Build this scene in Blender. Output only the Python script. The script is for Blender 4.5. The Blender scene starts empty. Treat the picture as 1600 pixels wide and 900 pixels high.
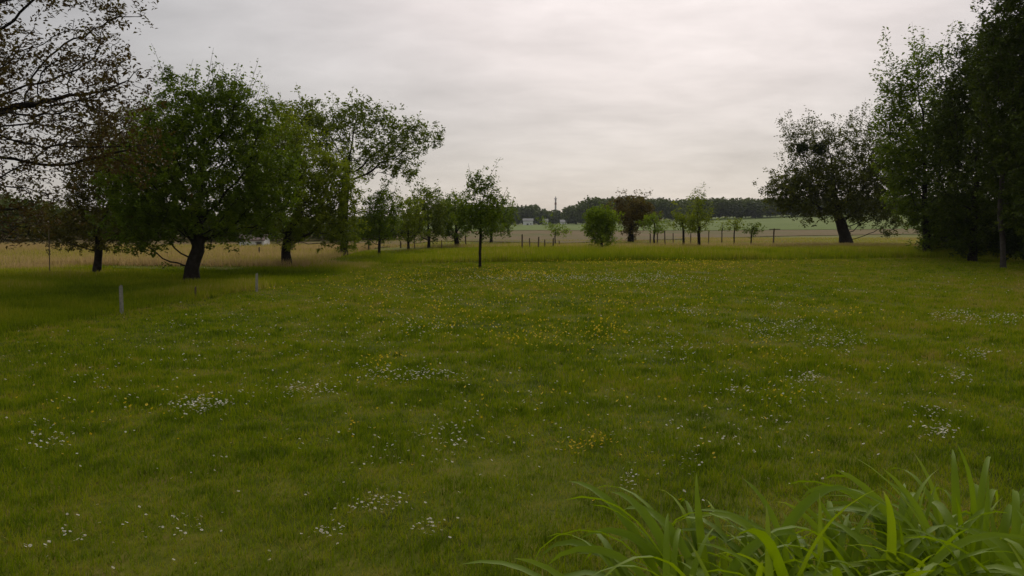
import bpy, math, random
import numpy as np
from mathutils import Vector, noise as mnoise

# ------------------------------------------------------------------ camera, sky, sun, exposure
scene = bpy.context.scene
COL = scene.collection
FPX, HORIZON, CAMH = 1300.0, 335.0, 1.8          # focal length in photo pixels, horizon row, eye height
PITCH = math.atan((450.0 - HORIZON) / FPX)
cam_data = bpy.data.cameras.new('camera')
cam_data.sensor_width = 36.0
cam_data.lens = 36.0 * FPX / 1600.0
cam_data.clip_start, cam_data.clip_end = 0.05, 8000.0
cam = bpy.data.objects.new('camera', cam_data)
cam.location = (0, 0, CAMH)
cam.rotation_euler = (math.pi / 2 - PITCH, 0, 0)
COL.objects.link(cam)
scene.camera = cam

SUN_AZ, SUN_EL = math.radians(11.0), math.radians(30.0)   # azimuth measured from +Y towards +X
SUN_DIR = Vector((math.sin(SUN_AZ) * math.cos(SUN_EL), math.cos(SUN_AZ) * math.cos(SUN_EL), math.sin(SUN_EL)))
world = bpy.data.worlds.new('World')
scene.world = world
world.use_nodes = True


def build_world():
    nt = world.node_tree
    nt.nodes.clear()
    N, L = nt.nodes.new, nt.links.new

    def math_node(op, a, b=None, c=None):
        n = N('ShaderNodeMath'); n.operation = op
        for i, v in enumerate((a, b, c)):
            if v is None:
                continue
            if isinstance(v, (int, float)):
                n.inputs[i].default_value = v
            else:
                L(v, n.inputs[i])
        return n.outputs[0]
    out = N('ShaderNodeOutputWorld')
    sky = N('ShaderNodeTexSky')
    sky.sky_type = 'NISHITA'; sky.sun_disc = False
    sky.sun_elevation = SUN_EL; sky.sun_rotation = SUN_AZ
    bg_sky = N('ShaderNodeBackground'); bg_sky.inputs['Strength'].default_value = 0.08
    L(sky.outputs[0], bg_sky.inputs['Color'])
    tc = N('ShaderNodeTexCoord')
    sep = N('ShaderNodeSeparateXYZ'); L(tc.outputs['Generated'], sep.inputs[0])
    zc = math_node('ADD', math_node('MAXIMUM', sep.outputs[2], 0.0), 0.19)
    comb = N('ShaderNodeCombineXYZ')
    L(math_node('DIVIDE', sep.outputs[0], zc), comb.inputs[0])
    L(math_node('DIVIDE', sep.outputs[1], zc), comb.inputs[1])
    n1 = N('ShaderNodeTexNoise'); n1.inputs['Scale'].default_value = 1.3
    n1.inputs['Detail'].default_value = 6; n1.inputs['Roughness'].default_value = 0.55; n1.inputs['Distortion'].default_value = 0.3
    n2 = N('ShaderNodeTexNoise'); n2.inputs['Scale'].default_value = 4.6
    n2.inputs['Detail'].default_value = 5; n2.inputs['Roughness'].default_value = 0.6; n2.inputs['Distortion'].default_value = 0.4
    mp = N('ShaderNodeMapping'); mp.inputs['Rotation'].default_value = (0, 0, 0.25); mp.inputs['Scale'].default_value = (0.85, 1.1, 1)
    L(comb.outputs[0], mp.inputs[0]); L(mp.outputs[0], n1.inputs['Vector']); L(mp.outputs[0], n2.inputs['Vector'])
    # light of the hidden sun through the cloud sheet
    dot = N('ShaderNodeVectorMath'); dot.operation = 'DOT_PRODUCT'
    L(tc.outputs['Generated'], dot.inputs[0]); dot.inputs[1].default_value = SUN_DIR
    ang = math_node('ARCCOSINE', math_node('MINIMUM', dot.outputs['Value'], 0.9999))
    q = math_node('DIVIDE', ang, math.radians(25.0))
    glow = math_node('EXPONENT', math_node('MULTIPLY', math_node('MULTIPLY', q, q), -1.0))
    clouds = math_node('ADD', math_node('MULTIPLY', math_node('SUBTRACT', n1.outputs[0], 0.5), 0.60),
                       math_node('MULTIPLY', math_node('SUBTRACT', n2.outputs[0], 0.5), 0.28))
    zen = math_node('MULTIPLY', math_node('MAXIMUM', sep.outputs[2], 0.0), 0.18)
    hor = math_node('MULTIPLY', math_node('EXPONENT', math_node('MULTIPLY', math_node('MAXIMUM', sep.outputs[2], 0.0), -9.0)), 0.10)
    lum = math_node('ADD', math_node('ADD', math_node('ADD', math_node('MULTIPLY', glow, 0.68), 0.405), zen), hor)
    lum = math_node('MULTIPLY', lum, math_node('ADD', clouds, 1.0))
    colr = N('ShaderNodeMix'); colr.data_type = 'RGBA'
    colr.inputs[6].default_value = (0.965, 0.965, 0.985, 1)
    colr.inputs[7].default_value = (1.05, 0.95, 0.935, 1)
    L(math_node('MINIMUM', math_node('MULTIPLY', glow, 2.2), 1.0), colr.inputs[0])
    bg_cl = N('ShaderNodeBackground')
    warm = N('ShaderNodeMix'); warm.data_type = 'RGBA'
    L(math_node('MULTIPLY', hor, 9.0), warm.inputs[0]); L(colr.outputs[2], warm.inputs[6]); warm.inputs[7].default_value = (1.06, 0.96, 0.85, 1)
    L(warm.outputs[2], bg_cl.inputs['Color']); L(lum, bg_cl.inputs['Strength'])
    mix = N('ShaderNodeMixShader'); mix.inputs[0].default_value = 0.93
    L(bg_sky.outputs[0], mix.inputs[1]); L(bg_cl.outputs[0], mix.inputs[2])
    L(mix.outputs[0], out.inputs['Surface'])


build_world()
sun_data = bpy.data.lights.new('sun', 'SUN')
sun_data.energy = 1.5
sun_data.angle = math.radians(28)
sun_data.color = (1.0, 0.95, 0.88)
sun = bpy.data.objects.new('sun', sun_data)
sun.rotation_euler = SUN_DIR.to_track_quat('Z', 'Y').to_euler()
sun.location = (0, 0, 60)
COL.objects.link(sun)
scene.view_settings.view_transform = 'Standard'
scene.view_settings.look = 'None'
scene.view_settings.exposure = 0.0
scene.view_settings.gamma = 1.0
scene.view_settings.use_curve_mapping = False
scene.cycles.max_bounces = 6
scene.cycles.diffuse_bounces = 3
scene.cycles.transmission_bounces = 3
scene.cycles.volume_bounces = 0

# ------------------------------------------------------------------ helpers
CP, SP = math.cos(PITCH), math.sin(PITCH)


def at(px, py, d):
    """point at forward distance d (world Y) that is seen at photo pixel px, py"""
    u, v = (px - 800.0) / FPX, (450.0 - py) / FPX
    fy, fz = CP + v * SP, -SP + v * CP
    return Vector((u / fy * d, d, CAMH + fz / fy * d))


def sstep(a, b, x):
    t = np.clip((x - a) / (b - a), 0, 1)
    return t * t * (3 - 2 * t)


def terrain(x, y):
    x = np.asarray(x, float); y = np.asarray(y, float)
    far = sstep(50, 140, y)
    z = -far * np.clip(y - 60, 0, 900) * 0.0100
    z = z + far * 0.036 * np.clip(x - 15, 0, 160) * np.clip(y / 350, 0, 1.3)
    near = 1 - sstep(24, 40, np.hypot(x, y))
    z = z + near * (0.020 * np.sin(x * 0.9 + 1.3) * np.sin(y * 0.7) + 0.012 * np.sin(x * 2.3 + y * 1.9) + 0.03 * np.sin(x * 0.31 + 0.4))
    return z


def tz(x, y):
    return float(terrain(x, y))


def vnoise(x, y, scale, seed):
    """smooth value noise 0..1, vectorised"""
    r = np.random.default_rng(seed).random((256, 256))
    u, v = np.asarray(x) / scale + 1000.3, np.asarray(y) / scale + 1000.7
    i, j = np.floor(u).astype(int), np.floor(v).astype(int)
    a, b = u - i, v - j
    a, b = a * a * (3 - 2 * a), b * b * (3 - 2 * b)
    g = lambda p, q: r[p % 256, q % 256]
    return (g(i, j) * (1 - a) + g(i + 1, j) * a) * (1 - b) + (g(i, j + 1) * (1 - a) + g(i + 1, j + 1) * a) * b


def mesh_np(name, verts, faces_flat, sizes, tint=None, smooth=False, mats=(), mat_idx=None):
    """mesh from numpy arrays: verts (n,3), flat loop indices, loops per face"""
    me = bpy.data.meshes.new(name)
    n, nl, nf = len(verts), len(faces_flat), len(sizes)
    me.vertices.add(n); me.loops.add(nl); me.polygons.add(nf)
    me.vertices.foreach_set('co', np.ascontiguousarray(verts, np.float32).ravel())
    me.loops.foreach_set('vertex_index', np.ascontiguousarray(faces_flat, np.int32))
    st = np.concatenate([[0], np.cumsum(sizes)[:-1]]).astype(np.int32)
    me.polygons.foreach_set('loop_start', st)
    if mat_idx is not None:
        me.polygons.foreach_set('material_index', np.ascontiguousarray(mat_idx, np.int32))
    if tint is not None:
        at_ = me.attributes.new('tint', 'FLOAT', 'POINT')
        at_.data.foreach_set('value', np.ascontiguousarray(tint, np.float32))
    if smooth:
        me.polygons.foreach_set('use_smooth', np.ones(nf, bool))
    for m in mats:
        me.materials.append(m)
    me.update(calc_edges=True)
    return me


def obj(name, me, parent=None, loc=None):
    o = bpy.data.objects.new(name, me)
    COL.objects.link(o)
    if parent is not None:
        o.parent = parent
    if loc is not None:
        o.location = loc
    return o


def tag(o, label=None, cat=None, group=None, kind=None):
    for k, v in (('label', label), ('category', cat), ('group', group), ('kind', kind)):
        if v:
            o[k] = v
    return o


def thing(name, loc, label, cat, group=None):
    return tag(obj(name, None, None, loc), label, cat, group)


# ------------------------------------------------------------------ materials
def ramp_material(name, stops, translucent=0.0, rough=0.6, spec=0.3, noise_scale=None, noise_amt=0.3, bump=0.0, attr='tint'):
    m = bpy.data.materials.new(name); m.use_nodes = True
    nt = m.node_tree; nt.nodes.clear(); N, L = nt.nodes.new, nt.links.new
    out = N('ShaderNodeOutputMaterial')
    ramp = N('ShaderNodeValToRGB')
    el = ramp.color_ramp.elements
    while len(el) < len(stops):
        el.new(0.5)
    for e, (p, c) in zip(el, stops):
        e.position = p; e.color = (*c, 1)
    bs = N('ShaderNodeBsdfPrincipled')
    bs.inputs['Roughness'].default_value = rough
    bs.inputs['Specular IOR Level'].default_value = spec
    if noise_scale:
        tc = N('ShaderNodeTexCoord')
        n1 = N('ShaderNodeTexNoise'); n1.inputs['Scale'].default_value = noise_scale; n1.inputs['Detail'].default_value = 7
        n1.inputs['Roughness'].default_value = 0.65
        L(tc.outputs['Object'], n1.inputs['Vector'])
        n2 = N('ShaderNodeTexNoise'); n2.inputs['Scale'].default_value = noise_scale * 0.13; n2.inputs['Detail'].default_value = 4
        L(tc.outputs['Object'], n2.inputs['Vector'])
        mx = N('ShaderNodeMath'); mx.operation = 'ADD'
        L(n1.outputs[0], mx.inputs[0]); L(n2.outputs[0], mx.inputs[1])
        mr = N('ShaderNodeMapRange'); mr.inputs[1].default_value = 1 - noise_amt; mr.inputs[2].default_value = 1 + noise_amt
        L(mx.outputs[0], mr.inputs[0]); L(mr.outputs[0], ramp.inputs[0])
        if bump:
            b = N('ShaderNodeBump'); b.inputs['Strength'].default_value = bump; b.inputs['Distance'].default_value = 0.05
            L(n1.outputs[0], b.inputs['Height']); L(b.outputs[0], bs.inputs['Normal'])
    else:
        a = N('ShaderNodeAttribute'); a.attribute_name = attr
        L(a.outputs['Fac'], ramp.inputs[0])
    L(ramp.outputs[0], bs.inputs['Base Color'])
    if translucent > 0:
        tr = N('ShaderNodeBsdfTranslucent')
        hs = N('ShaderNodeHueSaturation'); hs.inputs['Value'].default_value = 1.25; hs.inputs['Saturation'].default_value = 1.05
        L(ramp.outputs[0], hs.inputs['Color']); L(hs.outputs[0], tr.inputs['Color'])
        mix = N('ShaderNodeMixShader'); mix.inputs[0].default_value = translucent
        L(bs.outputs[0], mix.inputs[1]); L(tr.outputs[0], mix.inputs[2]); L(mix.outputs[0], out.inputs[0])
    else:
        L(bs.outputs[0], out.inputs[0])
    return m


def leafmat(name, a, b, c, tr=0.40):
    return ramp_material(name, [(0.0, a), (0.5, b), (1.0, c)], translucent=tr, rough=0.6, spec=0.10)


M = {}
M['grass'] = ramp_material('lawn_blades', [(0.0, (0.048, 0.074, 0.003)), (0.35, (0.122, 0.176, 0.005)), (0.6, (0.215, 0.252, 0.009)),
                                           (0.82, (0.250, 0.215, 0.026)), (1.0, (0.33, 0.26, 0.08))], translucent=0.30, rough=0.7, spec=0.04)
M['ground'] = ramp_material('ground_turf', [(0.0, (0.030, 0.038, 0.004)), (0.4, (0.075, 0.088, 0.007)), (0.7, (0.115, 0.115, 0.012)), (1.0, (0.13, 0.105, 0.026))],
                            rough=0.9, spec=0.03, noise_scale=5.0, bump=0.5)
M['rough_grass'] = ramp_material('rough_grass_blades', [(0.0, (0.060, 0.088, 0.004)), (0.4, (0.150, 0.195, 0.008)), (0.7, (0.26, 0.255, 0.022)),
                                                        (1.0, (0.38, 0.275, 0.125))], translucent=0.45, rough=0.7, spec=0.04)
M['hay'] = ramp_material('hay_ground', [(0.0, (0.12, 0.10, 0.035)), (0.5, (0.20, 0.15, 0.06)), (1.0, (0.26, 0.19, 0.09))],
                         rough=0.95, spec=0.05, noise_scale=1.2, bump=0.4)
M['yellow_field'] = ramp_material('yellow_green_field', [(0.0, (0.09, 0.105, 0.020)), (0.5, (0.145, 0.145, 0.028)), (1.0, (0.18, 0.155, 0.045))],
                                  rough=0.95, spec=0.05, noise_scale=0.9, bump=0.4)
M['tilled'] = ramp_material('tilled_soil', [(0.0, (0.085, 0.095, 0.018)), (0.4, (0.130, 0.105, 0.034)), (0.65, (0.155, 0.105, 0.046)), (1.0, (0.185, 0.130, 0.062))],
                            rough=0.95, spec=0.05, noise_scale=0.6, bump=0.4)
M['crop'] = ramp_material('green_crop', [(0.0, (0.095, 0.128, 0.022)), (0.5, (0.125, 0.165, 0.032)), (1.0, (0.16, 0.18, 0.042))],
                          rough=0.95, spec=0.05, noise_scale=0.12, bump=0.2)
M['bark'] = ramp_material('bark', [(0.0, (0.010, 0.008, 0.006)), (0.5, (0.025, 0.020, 0.015)), (1.0, (0.050, 0.041, 0.031))],
                          rough=0.9, spec=0.1, noise_scale=9.0, bump=0.8)
M['bark_pale'] = ramp_material('pale_bark', [(0.0, (0.03, 0.025, 0.02)), (0.5, (0.065, 0.055, 0.045)), (1.0, (0.11, 0.095, 0.08))],
                               rough=0.9, spec=0.1, noise_scale=9.0, bump=0.8)
M['post'] = ramp_material('weathered_wood', [(0.0, (0.06, 0.045, 0.028)), (0.5, (0.12, 0.09, 0.055)), (1.0, (0.19, 0.145, 0.09))],
                          rough=0.9, spec=0.1, noise_scale=14.0, bump=0.5)
M['post_grey'] = ramp_material('bleached_wood', [(0.0, (0.16, 0.15, 0.12)), (0.5, (0.26, 0.245, 0.20)), (1.0, (0.38, 0.36, 0.31))],
                               rough=0.9, spec=0.1, noise_scale=14.0, bump=0.5)
M['soil'] = ramp_material('bed_soil', [(0.0, (0.010, 0.008, 0.005)), (0.5, (0.022, 0.017, 0.011)), (1.0, (0.04, 0.03, 0.02))],
                          rough=0.95, spec=0.05, noise_scale=12.0, bump=0.8)
M['leaf_cherry'] = leafmat('leaf_cherry', (0.049, 0.075, 0.006), (0.102, 0.152, 0.010), (0.174, 0.224, 0.014))
M['leaf_light'] = leafmat('leaf_light', (0.092, 0.125, 0.007), (0.168, 0.212, 0.012), (0.256, 0.287, 0.020))
M['leaf_walnut'] = leafmat('leaf_walnut', (0.066, 0.093, 0.008), (0.123, 0.161, 0.014), (0.189, 0.224, 0.025))
M['leaf_bronze'] = leafmat('leaf_bronze', (0.045, 0.027, 0.007), (0.084, 0.054, 0.014), (0.119, 0.105, 0.020), 0.25)
M['leaf_browngreen'] = leafmat('leaf_browngreen', (0.050, 0.040, 0.007), (0.088, 0.081, 0.010), (0.143, 0.131, 0.014), 0.25)
M['leaf_dark'] = leafmat('leaf_dark', (0.026, 0.040, 0.005), (0.055, 0.080, 0.007), (0.094, 0.119, 0.011), 0.28)
M['leaf_lone'] = leafmat('leaf_lone', (0.042, 0.054, 0.005), (0.081, 0.094, 0.009), (0.143, 0.148, 0.015), 0.28)
M['leaf_red'] = leafmat('leaf_red', (0.061, 0.039, 0.010), (0.123, 0.086, 0.018), (0.174, 0.152, 0.020), 0.25)
M['leaf_bright'] = leafmat('leaf_bright', (0.082, 0.125, 0.006), (0.164, 0.233, 0.010), (0.256, 0.323, 0.016))
M['leaf_ivy'] = leafmat('leaf_ivy', (0.014, 0.024, 0.005), (0.026, 0.041, 0.006), (0.048, 0.066, 0.010), 0.2)
M['leaf_wood'] = leafmat('leaf_wood', (0.044, 0.058, 0.007), (0.072, 0.093, 0.011), (0.115, 0.136, 0.017), 0.2)
M['leaf_lily'] = ramp_material('lily_leaf', [(0.0, (0.100, 0.165, 0.007)), (0.5, (0.172, 0.245, 0.010)), (0.85, (0.235, 0.30, 0.020)), (1.0, (0.26, 0.26, 0.08))],
                               translucent=0.42, rough=0.6, spec=0.12)
M['petal'] = ramp_material('daisy_petals', [(0.0, (0.70, 0.66, 0.62)), (1.0, (0.82, 0.80, 0.78))], translucent=0.2, rough=0.7)
M['yellow'] = ramp_material('yellow_petals', [(0.0, (0.62, 0.42, 0.02)), (1.0, (0.75, 0.58, 0.05))], translucent=0.2, rough=0.6)
M['stem'] = ramp_material('flower_stem', [(0.0, (0.06, 0.09, 0.012)), (1.0, (0.09, 0.12, 0.02))])
M['white_wall'] = ramp_material('white_render', [(0.0, (0.62, 0.61, 0.58)), (1.0, (0.80, 0.79, 0.76))], noise_scale=2.0, rough=0.9)
M['roof'] = ramp_material('roof_sheet', [(0.0, (0.10, 0.075, 0.065)), (1.0, (0.20, 0.14, 0.12))], noise_scale=3.0, rough=0.8)
M['grey_wall'] = ramp_material('grey_render', [(0.0, (0.22, 0.21, 0.20)), (1.0, (0.32, 0.31, 0.29))], noise_scale=2.0, rough=0.9)
M['dark_opening'] = ramp_material('dark_door', [(0.0, (0.05, 0.045, 0.04)), (1.0, (0.08, 0.07, 0.06))], noise_scale=4.0, rough=0.8)
M['mast'] = ramp_material('mast_paint', [(0.0, (0.42, 0.40, 0.40)), (1.0, (0.5, 0.48, 0.47))], noise_scale=1.0, rough=0.8)
M['mast_band'] = ramp_material('mast_band_paint', [(0.0, (0.25, 0.13, 0.11)), (1.0, (0.3, 0.17, 0.14))], noise_scale=1.0, rough=0.8)

# ------------------------------------------------------------------ the setting: terrain and fields
def grid_axis(lo, hi, n, k):
    t = np.linspace(-1, 1, n)
    s = np.sinh(t * k) / math.sinh(k)
    return np.where(s < 0, -s * lo, s * hi)


def sheet(name, xs, ys, mat, lift=0.0, zfun=terrain):
    X, Y = np.meshgrid(xs, ys)
    V = np.stack([X.ravel(), Y.ravel(), (zfun(X, Y) + lift).ravel()], 1)
    nx, ny = len(xs), len(ys)
    i = np.arange(ny - 1)[:, None] * nx + np.arange(nx - 1)[None]
    F = np.stack([i, i + 1, i + 1 + nx, i + nx], -1).reshape(-1, 4)
    return tag(obj(name, mesh_np(name, V, F.ravel(), np.full(len(F), 4), smooth=True, mats=[mat])), kind='structure')


sheet('ground', grid_axis(-4000, 4000, 201, 7.0), grid_axis(-1500, 5000, 221, 7.0), M['ground'])


def field(name, near, far, mat, lift, n=60, rows=24, x0=-400, x1=400):
    """a strip of field between two polylines y(x), following the terrain"""
    xs = np.concatenate([np.linspace(x0, -60, 20)[:-1], np.linspace(-60, 60, n), np.linspace(60, x1, 20)[1:]])
    yn = np.interp(xs, [p[0] for p in near], [p[1] for p in near]) + (vnoise(xs, xs * 0, 2.5, 3) - 0.5) * 1.2
    yf = np.interp(xs, [p[0] for p in far], [p[1] for p in far])
    t = np.linspace(0, 1, rows)[:, None]
    Y = yn[None] * (1 - t) + yf[None] * t
    X = np.broadcast_to(xs[None], Y.shape)
    V = np.stack([X.ravel(), Y.ravel(), (terrain(X, Y) + lift).ravel()], 1)
    nx = len(xs)
    i = np.arange(rows - 1)[:, None] * nx + np.arange(nx - 1)[None]
    F = np.stack([i, i + 1, i + 1 + nx, i + nx], -1).reshape(-1, 4)
    return tag(obj(name, mesh_np(name, V, F.ravel(), np.full(len(F), 4), smooth=True, mats=[mat])), kind='structure')


field('yellow_meadow', [(-400, 27), (-8, 27), (-4, 40), (60, 40), (400, 60)], [(-400, 60), (-8, 60), (0, 60), (20, 72), (60, 84), (400, 130)], M['yellow_field'], 0.05)
field('hay_field', [(-400, 28.5), (-9.5, 28.5), (-5, 54), (3, 50), (10, 57), (24, 68), (60, 84), (400, 150)],
      [(-400, 92), (-8, 92), (4, 108), (20, 100), (40, 100), (60, 110), (400, 180)], M['tilled'], 0.09)
field('green_field', [(-400, 89), (-8, 89), (4, 105), (20, 97), (40, 97), (60, 107), (400, 177)], [(-400, 420), (400, 420)], M['crop'], 0.13)


# ------------------------------------------------------------------ grass
def blades(name, x, y, h, w, lean, tint, mat, rng, label):
    n = len(x)
    z = terrain(x, y) - 0.005
    a = rng.random(n) * 2 * np.pi
    la = rng.random(n) * 2 * np.pi
    l = lean * rng.random(n) * h
    hx, hy = np.cos(a) * w / 2, np.sin(a) * w / 2
    V = np.empty((n, 3, 3))
    V[:, 0] = np.stack([x - hx, y - hy, z], 1)
    V[:, 1] = np.stack([x + hx, y + hy, z], 1)
    V[:, 2] = np.stack([x + np.cos(la) * l, y + np.sin(la) * l, z + np.sqrt(np.maximum(h * h - l * l, 1e-6))], 1)
    me = mesh_np(name, V.reshape(-1, 3), np.arange(3 * n), np.full(n, 3), tint=np.repeat(np.clip(tint, 0, 1), 3), mats=[mat])
    return tag(obj(name, me), label, 'grass', kind='stuff')


EDGE_L = [(0, -8.6), (9, -8.2), (12.5, -7.7), (15.7, -7.35), (20, -6.1), (26, -5.2), (31.5, -4.7)]     # (y, x) left rim of the mown lawn


def lawn_left(y):
    return np.interp(y, [p[0] for p in EDGE_L], [p[1] for p in EDGE_L])


def lawn_far(x):
    return np.interp(x, [-5, 0, 9, 18, 40], [30.6, 31.2, 32.6, 34.5, 40])


def scatter(rng, dens_fn, y0, y1, half=0.66, pad=1.2):
    """points over the part of the ground the camera sees; dens_fn(y) per square metre, banded"""
    xs, ys = [], []
    yb = np.geomspace(y0, y1, 40)
    for a, b in zip(yb[:-1], yb[1:]):
        m = (a + b) / 2
        w = half * b + pad
        k = rng.poisson(2 * w * (b - a) * dens_fn(m))
        xs.append(rng.uniform(-w, w, k)); ys.append(rng.uniform(a, b, k))
    return np.concatenate(xs), np.concatenate(ys)


def build_lawn():
    rng = np.random.default_rng(5)
    x, y = scatter(rng, lambda d: min(4200.0, 4200 * (6.5 / d) ** 1.55), 3.2, 36)
    k = (x > lawn_left(y) - rng.normal(0, 0.15, len(x))) & (y < lawn_far(x) + rng.normal(0, 0.05, len(x)))
    x, y = x[k], y[k]
    n = len(x)
    d = np.hypot(x, y)
    clump = vnoise(x, y, 0.35, 11)
    patch = vnoise(x, y, 1.6, 12) * 0.6 + vnoise(x, y, 4.5, 13) * 0.4
    fine = vnoise(x, y, 0.12, 14)
    h = (0.022 + 0.042 * clump * patch * 2 + 0.02 * rng.random(n)) * (1 + 0.25 * np.clip(d / 30, 0, 1))
    w = np.clip(0.0011 * d, 0.0055, 0.034) * (0.7 + 0.6 * rng.random(n))
    tint = 0.43 + (patch - 0.5) * 0.36 + (fine - 0.5) * 0.46 + (clump - 0.5) * -0.34 + (vnoise(x, y, 9.0, 15) - 0.5) * 0.16 + rng.normal(0, 0.12, n) + 0.17 * sstep(6, 18, d)
    dry = rng.random(n) < 0.05
    tint = np.where(dry, tint + 0.35, tint)
    blades('lawn_grass', x, y, h, w, 0.95, tint, M['grass'], rng, 'short mown olive green lawn grass filling the foreground')
    # coarser clumps of broader, longer blades in the lawn
    cx, cy = scatter(rng, lambda d: min(3.0, 3.0 * (7 / d)), 3.4, 20)
    k = cx > lawn_left(cy)
    cx, cy = cx[k], cy[k]
    m = 26
    px = (cx[:, None] + rng.normal(0, 0.06, (len(cx), m))).ravel(); py = (cy[:, None] + rng.normal(0, 0.06, (len(cx), m))).ravel()
    big = np.repeat(rng.random(len(cx)), m)
    blades('lawn_tufts', px, py, 0.05 + 0.075 * big * rng.random(len(px)), np.clip(0.0014 * py, 0.006, 0.02), 0.95,
           np.repeat(rng.normal(0.34, 0.12, len(cx)), m) + rng.normal(0, 0.08, len(px)), M['grass'], rng, 'longer grass tufts standing out of the mown lawn')


build_lawn()


def build_rough():
    rng = np.random.default_rng(6)
    # rough grass left of the stakes, under the fruit trees
    x, y = scatter(rng, lambda d: 780 * (14 / max(d, 14)) ** 1.2, 9, 31, half=0.72)
    k = (x < lawn_left(y) + rng.normal(0, 0.10, len(x)))
    x, y = x[k], y[k]; n = len(x)
    c = vnoise(x, y, 0.8, 21); p = vnoise(x, y, 3.0, 22)
    h = 0.07 + 0.20 * c * p + 0.05 * rng.random(n)
    tint = 0.40 + (p - 0.5) * 0.5 + (c - 0.5) * 0.35 + rng.normal(0, 0.10, n) + 0.42 * sstep(25, 29, y + (p - .5) * 4)
    blades('rough_grass', x, y, h, np.clip(0.0013 * y, 0.010, 0.03), 0.8, tint, M['rough_grass'], rng, 'longer rough grass under the fruit trees at left')
    # unmown strip behind the lawn
    x, y = scatter(rng, lambda d: 330 * (32 / d) ** 1.0, 30, 47, half=0.66)
    k = (y > lawn_far(x) + rng.normal(0, 0.12, len(x)) + (vnoise(x, y * 0, 1.5, 41) - .5) * 0.5) & (x > lawn_left(np.full(len(x), 31.)) - 6)
    x, y = x[k], y[k]; n = len(x)
    c = vnoise(x, y, 0.9, 23); p = vnoise(x * 0.4, y, 2.2, 24)
    back = sstep(36, 44, y)
    h = (0.15 + 0.26 * c * (0.5 + p) + 0.10 * rng.random(n)) * (1 - 0.45 * back) * (0.45 + 0.55 * sstep(-7, 1, x))
    tint = 0.42 + (p - 0.5) * 0.40 + (c - .5) * 0.25 + rng.normal(0, 0.12, n) + 0.26 * back
    blades('meadow_grass', x, y, h, 0.030, 0.5, tint, M['rough_grass'], rng, 'tall unmown grass strip along the far edge of the lawn')
    # dry standing hay, left and behind the orchard
    x, y = scatter(rng, lambda d: 120 * (40 / d), 28, 63, half=0.70)
    k = ((x < -7) & (y < 48)) | ((y > 44) & (y < 56) & (x > -9) & (rng.random(len(x)) < 0.75)) | ((y > 46) & (y < 62) & (x > 12))
    x, y = x[k], y[k]; n = len(x)
    p = vnoise(x * .5, y, 3.0, 25)
    tint = 0.93 + (p - .5) * 0.4 + rng.normal(0, 0.10, n)
    tint = np.where((y > 46), tint - 0.12, tint)
    blades('hay_grass', x, y, (0.16 + 0.22 * p + 0.06 * rng.random(n)) * np.where(y > 46, 0.5, 1.0), 0.04, 0.6, tint, M['rough_grass'], rng, 'dry tan standing hay beyond the fruit trees')


build_rough()


# ------------------------------------------------------------------ trees
def ball_points(rng, n):
    v = rng.normal(size=(n, 3)); v /= np.linalg.norm(v, axis=1)[:, None]
    return v * (rng.random(n) ** (1 / 2.4))[:, None]


def colonize(rng, trunk, attr, step, kill, max_it=120, up=0.06, jitter=0.12):
    P = [np.array(p, float) for p in trunk]
    par = [-1] + list(range(len(trunk) - 1))
    A = attr.copy()
    pos = np.array(P)
    D = np.linalg.norm(A[:, None] - pos[None], axis=2)
    nd, ni = D.min(1), D.argmin(1)
    alive = np.ones(len(A), bool)
    stuck = {}
    for it in range(max_it):
        idx = np.nonzero(alive)[0]
        if len(idx) == 0:
            break
        src = ni[idx]
        dirs = A[idx] - pos[src]
        dirs /= np.maximum(np.linalg.norm(dirs, axis=1), 1e-6)[:, None]
        u, inv = np.unique(src, return_inverse=True)
        acc = np.zeros((len(u), 3)); np.add.at(acc, inv, dirs)
        cnt = np.bincount(inv)
        acc /= cnt[:, None]
        acc += rng.normal(0, jitter, acc.shape); acc[:, 2] += up
        ln = np.linalg.norm(acc, axis=1)
        acc /= np.maximum(ln, 1e-6)[:, None]
        newp, newpar = [], []
        for q, a in zip(u, acc):
            c = stuck.get(q, 0)
            if c >= 3:
                alive[(ni == q)] = False
                continue
            stuck[q] = c + 1
            newp.append(pos[q] + a * step); newpar.append(q)
        if not newp:
            continue
        base = len(pos)
        newp = np.array(newp)
        pos = np.vstack([pos, newp]); par += newpar
        idx = np.nonzero(alive)[0]
        if len(idx) == 0:
            break
        d2 = np.linalg.norm(A[idx][:, None] - newp[None], axis=2)
        m, mi = d2.min(1), d2.argmin(1)
        better = m < nd[idx]
        nd[idx[better]] = m[better]; ni[idx[better]] = base + mi[better]
        alive[idx[nd[idx] < kill]] = False
    return pos, np.array(par)


def radii(par, tip, power, base_r, ntrunk):
    n = len(par)
    acc = np.zeros(n); kids = np.bincount(par[par >= 0], minlength=n)
    r = np.zeros(n)
    for i in range(n - 1, -1, -1):
        v = tip ** power if kids[i] == 0 else acc[i]
        r[i] = v ** (1 / power)
        if par[i] >= 0:
            acc[par[i]] += v
    s = base_r / r[0]
    # scale thick wood to the wanted trunk, leave twigs thin
    w = np.clip((r - tip) / (r[0] - tip + 1e-9), 0, 1)
    r = r * (1 * (1 - w) + s * w) if s > 1 else np.minimum(r, np.maximum(r * s, tip))
    for k in range(ntrunk):
        r[k] *= 1 + 0.35 * max(0.0, 1 - k / 2.0)
    return r, kids


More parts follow.
